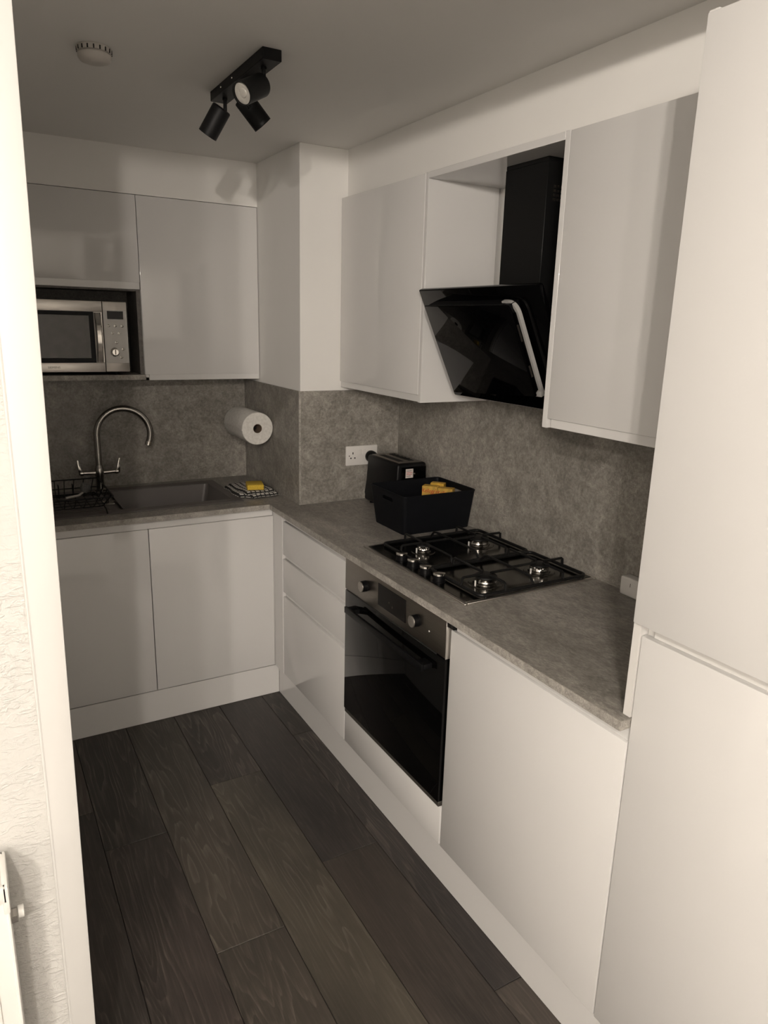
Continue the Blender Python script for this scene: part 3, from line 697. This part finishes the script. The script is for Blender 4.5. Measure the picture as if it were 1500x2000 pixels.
# ------------------------------------------------------------------ microwave
mw = thing('microwave', 'stainless steel microwave with dark window and chrome dial', 'microwave', (-1.32, -.14, 1.434))
mx0, mx1, mz0, mz1, my = -1.585, -1.068, 1.447, 1.731, -.232
emit('casing', MB().box(mx0, mx1 - .004, my + .024, -.012, mz0 + .002, mz1 - .002, .004), 'steel_dark', mw)
xdv = -1.164
fr = MB(); x0, x1 = mx0, xdv - .0015
fr.box(x0, x1, my, my + .0235, mz1 - .043, mz1, .002); fr.box(x0, x1, my, my + .0235, mz0, mz0 + .038, .002); fr.box(x0, x0 + .03, my, my + .0235, mz0 + .038, mz1 - .043, .001, 1); fr.box(x1 - .034, x1, my + .004, my + .0235, mz0 + .038, mz1 - .043, .001, 1)
dr = emit('door', fr, 'steel', mw)
emit('window_surround', MB().box(x0 + .03, x1 - .034, my + .003, my + .0225, mz0 + .038, mz1 - .043), 'black_plastic', dr)
emit('window', MB().box(x0 + .05, x1 - .052, my + .0015, my + .0029, mz0 + .056, mz1 - .058, .0005, 1), 'window_glass', dr)
pts = []
for i in range(13):
    u = i / 12; pts.append((x1 - .019, my - .002 - .020 * math.sin(math.pi * u) , mz0 + .040 + u * (mz1 - mz0 - .086)))
hm = MB()
t = bmesh.new(); A = []
for p in pts:
    x, y, z = p
    A.append([t.verts.new(v) for v in ((x - .013, y + .004, z), (x - .0075, y - .003, z), (x + .0075, y - .003, z), (x + .013, y + .004, z))])
for a_, b_ in zip(A, A[1:]):
    for i in range(4): t.faces.new((a_[i], a_[(i + 1) % 4], b_[(i + 1) % 4], b_[i]))
t.faces.new(A[0][::-1]); t.faces.new(A[-1]); bmesh.ops.recalc_face_normals(t, faces=t.faces[:]); hm._merge(t)
emit('handle', hm, 'chrome', dr)
text('lettering', 'SIEMENS', .0115, 'ink_grey', dr, (-1.363, my - .0004, mz0 + .019), FACE_MY, squash=1.1)
cp = emit('control_panel', MB().box(xdv, mx1, my, my + .0235, mz0, mz1, .004), 'steel', mw)
emit('panel_inset', MB().box(xdv + .0015, mx1 - .0015, my - .0012, my, mz0 + .036, mz1 - .034, .0005, 1), 'silver', mw)
emit('display', MB().box(xdv + .017, mx1 - .016, my - .0028, my - .0013, mz1 - .070, mz1 - .038, .0007, 1), 'dark_screen', mw)
def btn(px, pz, r_=.0048):
    emit('button', MB().lathe([(r_ + .0012, 0), (r_ + .0010, .001), (r_, .0012), (r_ * .9, .003), (r_ * .4, .0042)], (px, my - .0013, pz), (0, -1, 0), 18), 'chrome', mw)
cw = mx1 - xdv
for u, z in ((.21, .097), (.49, .097), (.77, .0975), (.36, .126), (.64, .126), (.50, .164), (.77, .191), (.67, .224)):
    btn(xdv + cw * u, mz1 - z)
emit('dial', MB().lathe([(.0185, 0), (.0185, .002), (.016, .003), (.0155, .014), (.012, .017)], (xdv + cw * .40, my - .0013, mz1 - .203), (0, -1, 0), 36), 'chrome', mw)
emit('dial_grip', MB().box(xdv + cw * .40 - .002, xdv + cw * .40 + .002, my - .0205, my - .0175, mz1 - .203 - .011, mz1 - .203 + .011, .001, 1), 'steel_dark', mw)
for x in (mx0 + .05, mx1 - .05):
    for y in (my + .05, -.05): emit('foot', MB().cyl((x, y, 1.4345), (x, y, mz0 + .003), .012, 16), 'black_plastic', mw)

# ------------------------------------------------------------------ socket, plug, toaster, basket, cereal boxes
so = thing('double_socket', 'white double wall socket on the column splashback', 'socket', (-.197, YP - .009, 1.066))
yf = YP - .0087
emit('faceplate', MB().box(-.274, -.119, yf - .009, yf, 1.0665, 1.1525, .003), 'plastic_w', so)
for cx in (-.241, -.153):
    for dx, dz, wd, hh in ((0.0, .0138, .0022, .0048), (-.0098, -.0075, .003, .003), (.0098, -.0075, .003, .003)):
        pr = MB().box(cx + dx - wd, cx + dx + wd, yf - .0095, yf - .0088, 1.107 + dz - hh, 1.107 + dz + hh)
        emit('pin_hole', pr, 'hole', so)
emit('screw_cap', MB().lathe([(.0028, 0), (.0024, .0006)], (-.2585, yf - .0089, 1.1095), (0, -1, 0), 12), 'ink_grey', so)
for cx in (-.209, -.187): emit('rocker_switch', MB().box(cx - .0075, cx + .0075, yf - .0125, yf - .0088, 1.1125, 1.1345, .0012, 1), 'plastic_w', so)
pg = thing('mains_plug', 'black mains plug in the right half of the double socket', 'plug', (-.155, yf - .03, 1.09))
emit('plug_body', MB().lathe([(.026, 0), (.0265, .003), (.025, .022), (.019, .034), (.012, .036)], (-.154, yf - .0098, 1.103), (0, -1, 0), 28), 'black_plastic', pg)
emit('mains_lead', MB().tube([(-.157, yf - .03, 1.086), (-.170, yf - .05, 1.06), (-.188, yf - .045, 1.0), (-.1945, yf - .045, .95), (-.19, yf - .047, .925), (-.17, yf - .05, .9165)], .0035, 8), 'black_plastic', pg)
to = thing('toaster', 'black two-slice toaster with paper sticker behind the basket', 'toaster', (-.125, -.9, ZW))
tx0, tx1, ty0, ty1, tz0, tz1 = -.207, -.043, -1.005, -.742, ZW + .012, 1.123
tpx = .012
mb = MB().hexa([(tx0, ty0, tz0), (tx1, ty0, tz0), (tx1, ty1, tz0), (tx0, ty1, tz0), (tx0 + tpx, ty0 + .004, tz1), (tx1 - tpx, ty0 + .004, tz1), (tx1 - tpx, ty1 - .006, tz1), (tx0 + tpx, ty1 - .006, tz1)], .011, 3)
emit('casing', mb, 'black_plastic', to)
tp_ = emit('top_plate', MB().box(tx0 + .026, tx1 - .026, ty0 + .018, ty1 - .018, tz1 - .001, tz1 + .0015, .0008, 1), 'steel_dark', to)
for xx in (-.150, -.100): emit('slot', MB().box(xx - .0135, xx + .0135, ty0 + .05, ty1 - .05, tz1 + .0012, tz1 + .0022, .0004, 1), 'hole', tp_)
for i in range(5): emit('slot_bar', MB().box(-.114, -.086, ty1 - .056 - .03 * i, ty1 - .052 - .03 * i, tz1 + .002, tz1 + .004), 'black_plastic', tp_)
ftx = ty0 - .0012
emit('end_recess', MB().box(-.176, -.060, ty0 - .0012, ty0 + .004, 1.0, 1.108, .001, 1), 'black_gloss', to)
emit('lever', MB().box(-.068, -.058, ty0 - .014, ty0 - .0012, 1.03, 1.045, .003), 'black_plastic', to)
st = emit('paper_sticker', MB().box(-.1585, -.1225, ftx - .0006, ftx - .0001, 1.064, 1.1015), 'label', to)
for z, wd in ((1.093, .024), (1.086, .028), (1.079, .026), (1.072, .02)):
    emit('sticker_print', MB().box(-.1545, -.1545 + wd, ftx - .0009, ftx - .0007, z - .0009, z + .0009), 'ink_red' if z in (1.086, 1.079) else 'ink_grey', st)
emit('button', MB().lathe([(.004, 0), (.004, .0012), (.003, .002)], (-.1155, ftx, 1.080), (0, -1, 0), 16), 'steel_dark', to)
emit('maker_mark', MB().box(-.150, -.134, ftx - .0006, ftx - .0002, 1.0505, 1.0535), 'silver', to)
for x in (tx0 + .025, tx1 - .025):
    for y in (ty0 + .03, ty1 - .03): emit('foot', MB().cyl((x, y, ZW + .0003), (x, y, tz0 + .003), .01, 12), 'black_plastic', to)
# basket
bk = thing('storage_basket', 'black plastic storage basket with handle cut-outs in front of the toaster', 'basket', (-.17, -1.16, ZW))
B0 = (-.322, -.022, -1.272, -1.050); Bt = (-.338, -.0115, -1.290, -1.030); zb, zt = ZW + .0008, 1.061; th = .0045
def wall_quad(p0, p1, p2, p3, n): return [p0, p1, p2, p3]
mb = MB()
def ring4(q, z, i): return [Vector((q[0] + i, q[2] + i, z)), Vector((q[1] - i, q[2] + i, z)), Vector((q[1] - i, q[3] - i, z)), Vector((q[0] + i, q[3] - i, z))]
t = bmesh.new()
rings = [rounded(ring4(B0, zb, 0), .018, 5), rounded(ring4(Bt, zt, 0), .018, 5), rounded(ring4(Bt, zt, th), .015, 5), rounded(ring4(B0, zb + th, th), .015, 5)]
V = [[t.verts.new(p) for p in r_] for r_ in rings]
n = len(V[0])
def hole_side(i): return False
for a_, b_ in zip(V, V[1:]):
    for i in range(n): t.faces.new((a_[i], a_[(i + 1) % n], b_[(i + 1) % n], b_[i]))
t.faces.new(V[0][::-1]); t.faces.new(V[-1]); bmesh.ops.recalc_face_normals(t, faces=t.faces[:])
me = bpy.data.meshes.new('tub'); t.to_mesh(me); t.free(); me.materials.append(M['basket']); me.shade_smooth(); me.set_sharp_from_angle(angle=math.radians(35))
tub = bpy.data.objects.new('tub', me); COL.objects.link(tub)
cme = bpy.data.meshes.new('cut'); ct = MB().extr(rounded([(-.40, -1.125, 1.024), (-.40, -1.205, 1.024), (-.40, -1.205, 1.041), (-.40, -1.125, 1.041)], .008, 5), (.8, 0, 0)); ct.b.to_mesh(cme); ct.b.free()
cut = bpy.data.objects.new('cut', cme); COL.objects.link(cut)
bo = tub.modifiers.new('b', 'BOOLEAN'); bo.operation = 'DIFFERENCE'; bo.object = cut; bo.solver = 'EXACT'
bm_ = bmesh.new(); bm_.from_object(tub, bpy.context.evaluated_depsgraph_get())
tub.modifiers.clear(); bpy.data.objects.remove(cut)
bmesh.ops.translate(bm_, verts=bm_.verts, vec=-Vector(bk.location)); bm_.to_mesh(me); bm_.free(); tub.parent = bk
rim = [p + Vector((0, 0, 0)) for p in rounded(ring4(Bt, zt, .001), .018, 5)]
emit('rim', MB().tube(rim, .0032, 8, True), 'basket', bk)
# cereal boxes
def cbox(cx, cy, rz, wd, dp, zt_, mat, label, words, tilt=0):
    c = thing('cereal_box', label, 'cereal box', (cx, cy, ZW + .006), 'small cereal boxes in the basket')
    rm = Matrix.Translation((cx, cy, ZW + .0065)) @ Matrix.Rotation(math.radians(rz), 4, 'Z') @ Matrix.Rotation(math.radians(tilt), 4, 'X')
    hh = zt_ - ZW - .006
    emit('carton', MB().box(-wd / 2, wd / 2, -dp / 2, dp / 2, 0, hh, .0012, 1, rm), mat, c)
    emit('flap', MB().box(-wd / 2 + .002, wd / 2 - .002, -dp / 2 + .001, dp / 2 - .012, hh, hh + .0012, 0, 1, rm), 'card_y', c)
    if words:
        fr_ = (rm.to_3x3() @ FACE_MY)
        loc = rm @ Vector((0, -dp / 2 - .0003, hh - .018))
        text('lettering', words, .030 * wd / .08, 'ink_red', c, loc, fr_, shear=.3, squash=.75)
    return c
cbox(-.103, -1.112, -50, .062, .040, 1.050, 'card_o', 'yellow cereal box with red script lettering, nearest the toaster', "Kellogg's")
cbox(-.0625, -1.161, -50, .062, .040, 1.047, 'card_o', 'yellow cereal box with red script lettering, nearest the front of the basket', "Kellogg's")
cbox(-.060, -1.100, -50, .056, .034, 1.056, 'card_y', 'plain yellow cereal box standing tallest behind the lettered ones', None)

# ------------------------------------------------------------------ gas hob
hb = thing('gas_hob', 'dark steel four-burner gas hob with black cast iron supports', 'hob', (-.27, -1.637, ZW))
hx0, hx1, hy0, hy1 = -.5247, -.0145, -1.9377, -1.3355
mb = MB()
mb.box(hx0 + .012, hx1 - .012, hy0 + .012, hy1 - .012, ZW + .0005, ZW + .0065, .001, 1)
emit('tray', mb, 'hob_steel', hb)
mb = MB()
def frame_ring(q, z0, z1, w_):
    mb.box(q[0], q[0] + w_, q[2], q[3], z0, z1, .0012, 1); mb.box(q[1] - w_, q[1], q[2], q[3], z0, z1, .0012, 1)
    mb.box(q[0] + w_, q[1] - w_, q[2], q[2] + w_, z0, z1, .0012, 1); mb.box(q[0] + w_, q[1] - w_, q[3] - w_, q[3], z0, z1, .0012, 1)
frame_ring((hx0, hx1, hy0, hy1), ZW + .0004, ZW + .0055, .0115)
emit('steel_rim', mb, 'steel', hb)
burners = [(-.372, -1.483, .021), (-.148, -1.497, .036), (-.372, -1.832, .033), (-.147, -1.818, .030)]
TZ = ZW + .0066
for x, y, rr in burners:
    b0 = emit('burner', MB().lathe([(rr + .020, 0), (rr + .018, .002), (rr + .006, .003), (rr + .004, .007), (rr - .002, .008)], (x, y, TZ), (0, 0, 1), 40), 'hob_steel', hb)
    prof = MB(); seg = 48; t = bmesh.new(); rg = []
    for hz, k_ in ((.0082, 0), (.011, 0), (.013, 1), (.021, 1), (.0225, 0)):
        rg.append([t.verts.new((x + (rr - (.0022 if (k_ and i % 2) else 0)) * math.cos(2 * math.pi * i / seg), y + (rr - (.0022 if (k_ and i % 2) else 0)) * math.sin(2 * math.pi * i / seg), TZ + hz)) for i in range(seg)])
    for a_, b_ in zip(rg, rg[1:]):
        for i in range(seg): t.faces.new((a_[i], a_[(i + 1) % seg], b_[(i + 1) % seg], b_[i]))
    t.faces.new(rg[0][::-1]); t.faces.new(rg[-1]); bmesh.ops.recalc_face_normals(t, faces=t.faces[:]); prof._merge(t)
    emit('flame_ring', prof, 'chrome', b0)
    emit('cap', MB().lathe([(rr - .001, 0), (rr + .0015, .001), (rr + .001, .005), (rr - .003, .007), (.004, .008)], (x, y, TZ + .0227), (0, 0, 1), 40), 'iron', b0)
    emit('igniter', MB().cyl((x - rr - .010, y - .006, TZ), (x - rr - .010, y - .006, TZ + .019), .0026, 10), 'plastic_w', b0)
for y in (-1.532, -1.603, -1.676, -1.752):
    kn = emit('knob', MB().lathe([(.021, 0), (.021, .002), (.0180, .0025), (.0170, .0205)], (-.488, y, TZ), (0, 0, 1), 32), 'black_plastic', hb)
    emit('knob_cap', MB().lathe([(.0170, 0), (.0195, .0015), (.019, .006), (.016, .0074), (.0, .0070)], (-.488, y, TZ + .0206), (0, 0, 1), 32, True, False), 'chrome', kn)
def grate(ya, yb, bl, cx, label=None):
    """pan support: rounded frame, centre bar, fingers rising towards each burner"""
    g = tag(MBg(ya, yb, bl), None); return g
def MBg(ya, yb, bl):
    zf, zt_ = ZW + .0145, ZW + .040; q = (-.462 if True else 0, -.048)
    mb = MB(); mb.tube(rounded([(q[0], ya, zf), (q[1], ya, zf), (q[1], yb, zf), (q[0], yb, zf)], .022, 5), .0056, 10, True)
    p = emit('pan_support', mb, 'iron', hb)
    cxm = -.262
    emit('centre_bar', MB().tube([(cxm, ya, zf), (cxm, ya - (ya - yb) * .07, zt_ - .004), (cxm, ya - (ya - yb) * .14, zt_), (cxm, yb + (ya - yb) * .14, zt_), (cxm, yb + (ya - yb) * .07, zt_ - .004), (cxm, yb, zf)], .0042, 8), 'iron', p)
    for bx_, by_, rr in bl:
        g0 = rr * .55
        for sx, sy in ((-1, 0), (1, 0), (0, -1), (0, 1)):
            if sx:
                ex = q[0] if (sx < 0) == (bx_ < cxm) and sx < 0 else (q[1] if sx > 0 and bx_ > cxm else cxm)
                if ex == cxm: pts_ = [(cxm, by_, zt_), (bx_ + sx * g0, by_, zt_)]
                else: pts_ = [(ex, by_, zf), (ex - sx * .002, by_, zt_ - .003), (ex - sx * .007, by_, zt_), (bx_ + sx * g0, by_, zt_)]
            else:
                ey = ya if sy > 0 else yb
                pts_ = [(bx_, ey, zf), (bx_, ey - sy * .002, zt_ - .003), (bx_, ey - sy * .007, zt_), (bx_, by_ + sy * g0, zt_)]
            emit('finger', MB().tube(pts_, .0042, 8), 'iron', p)
    for x in (q[0], q[1]):
        for y in (ya, yb):
            xx = x + (.02 if x < cxm else -.02)
            emit('foot', MB().cyl((xx, y, TZ), (xx, y, zf), .005, 10), 'iron', p)
    return p
MBg(-1.362, -1.652, burners[:2]); MBg(-1.662, -1.925, burners[2:])
# ------------------------------------------------------------------ white box by the tall unit
wb = thing('plug_in_unit', 'small white plastic plug-in box against the splashback beside the tall unit', 'plug', (-.025, -2.09, ZW))
emit('body', MB().box(-.046, -.0095, -2.135, -2.058, ZW + .0006, ZW + .058, .006, 3), 'plastic_w', wb)
emit('slot', MB().box(-.0466, -.0458, -2.098, -2.0965, ZW + .032, ZW + .043), 'ink_grey', wb)

# ------------------------------------------------------------------ ceiling spotlight bar (switched off)
sl = thing('ceiling_spotlight', 'black ceiling spotlight bar with three adjustable heads', 'spotlight', (-.925, -1.32, ZC - .03))
emit('ceiling_bar', MB().box(-.951, -.900, -1.54, -1.097, ZC - .0275, ZC - .0005, .001, 1), 'black_matt', sl)
Rc = Matrix(RM).transposed()
def cdir(x, y, z): return (Rc @ Vector((x, y, z))).normalized()
def head(py, c, ax, L=.086, R=.0285):
    c = Vector(c); ax = ax.normalized(); base = c - ax * L / 2; tip = c + ax * L / 2
    prof = [(R - .004, 0), (R - .001, .0015), (R, .004), (R, L), (R - .002, L), (R - .002, L - .006)]
    hd = emit('lamp_head', MB().lathe(prof, base, ax, 40, True, False), 'black_matt', sl)
    emit('bulb', MB().lathe([(R - .0022, 0), (R - .0025, .002), (R - .006, .003), (.012, .0018), (.010, .004), (.003, .005)], base + ax * (L - .009), ax, 36), 'lamp_glass', hd)
    px = -.925; j = base + ax * .022
    top = Vector((px, py, ZC - .0275)); kn = Vector((px, py, ZC - .066))
    side = (kn - c); side = (side - ax * side.dot(ax)).normalized(); att = c - ax * .012 + side * (R + .001)
    emit('stem', MB().tube([top, kn], .0055, 10).tube([kn, att], .0058, 10).lathe([(.007, 0), (.0075, .001), (.0075, .006)], top, (0, 0, -1), 16), 'black_matt', hd)
head(-1.155, (-.957, -1.152, 2.239), cdir(-.58, .74, .34))
head(-1.478, (-.966, -1.500, 2.243), cdir(-.50, .62, -.60))
head(-1.318, (-.888, -1.290, 2.247), cdir(.60, .68, .42))
for yy in (-1.20, -1.30, ): emit('fixing_screw', MB().lathe([(.003, 0), (.0025, .0015)], (-.951, yy, ZC - .013), (-1, 0, 0), 10), 'chrome', sl)
# ------------------------------------------------------------------ smoke alarm
sm = thing('smoke_alarm', 'round white smoke alarm on the ceiling left of the spotlights', 'smoke alarm', (-1.307, -1.285, ZC - .045))
K = .74
def sc(pr): return [(r_ * K, h_ * K * .86) for r_, h_ in pr]
emit('alarm_base', MB().lathe(sc([(.056, 0), (.058, .004), (.057, .020), (.053, .022)]), (-1.307, -1.285, ZC - .0005), (0, 0, -1), 48), 'plastic_g', sm)
mb = MB().lathe(sc([(.048, .0215), (.0485, .025), (.056, .028), (.055, .040), (.049, .050), (.034, .056), (.012, .0575)]), (-1.307, -1.285, ZC - .0005), (0, 0, -1), 48)
emit('alarm_cover', mb, 'plastic_g', sm)
for i in range(18):
    a = 2 * math.pi * i / 18; c_, s_ = math.cos(a), math.sin(a)
    rm = Matrix.Translation((-1.307 + .0575 * K * c_, -1.285 + .0575 * K * s_, ZC - .0095)) @ Matrix.Rotation(a, 4, 'Z')
    emit('vent_slot', MB().box(-.001, .001, -.0016, .0016, -.0045, .0045, 0, 1, rm), 'hole', sm)

# ------------------------------------------------------------------ radiator in the hall
rd = thing('radiator', 'white panel radiator on the textured plaster wall', 'radiator', (-2.1, -2.25, .15))
ex = -1.700
emit('front_panel', MB().box(-2.9, ex - .006, -2.308, -2.296, .15, .752, .003), 'white_metal', rd)
for i in range(24):
    x = ex - .045 - i * .034
    emit('rib', MB().box(x - .011, x + .011, -2.3125, -2.3078, .19, .705, .0022, 2), 'white_metal', rd)
emit('back_panel', MB().box(-2.9, ex - .012, -2.236, -2.226, .15, .752, .003), 'white_metal', rd)
emit('side_cover', MB().box(ex - .008, ex - .004, -2.312, -2.222, .16, .738, .001, 1), 'white_metal', rd)
mb = MB(); mb.box(-2.9, ex - .004, -2.314, -2.304, .738, .770, .003); mb.box(-2.9, ex - .004, -2.230, -2.220, .738, .770, .003); mb.box(ex - .012, ex - .002, -2.314, -2.220, .716, .770, .003)
for i in range(40): mb.box(-2.9 + i * .03, -2.9 + i * .03 + .018, -2.304, -2.230, .762, .768)
emit('top_grille', mb, 'white_metal', rd)
emit('bracket', MB().box(-1.9, -1.86, -2.226, -2.2005, .3, .7).box(-2.7, -2.66, -2.226, -2.2005, .3, .7), 'white_metal', rd)
vl = emit('bleed_valve', MB().lathe([(.013, 0), (.013, .010), (.010, .011)], (ex - .004, -2.262, .668), (1, 0, 0), 6), 'chrome', rd)
emit('valve_cap', MB().lathe([(.009, 0), (.0105, .001), (.0105, .009), (.008, .010)], (ex + .007, -2.262, .672), (1, 0, 0), 20), 'white_metal', vl)
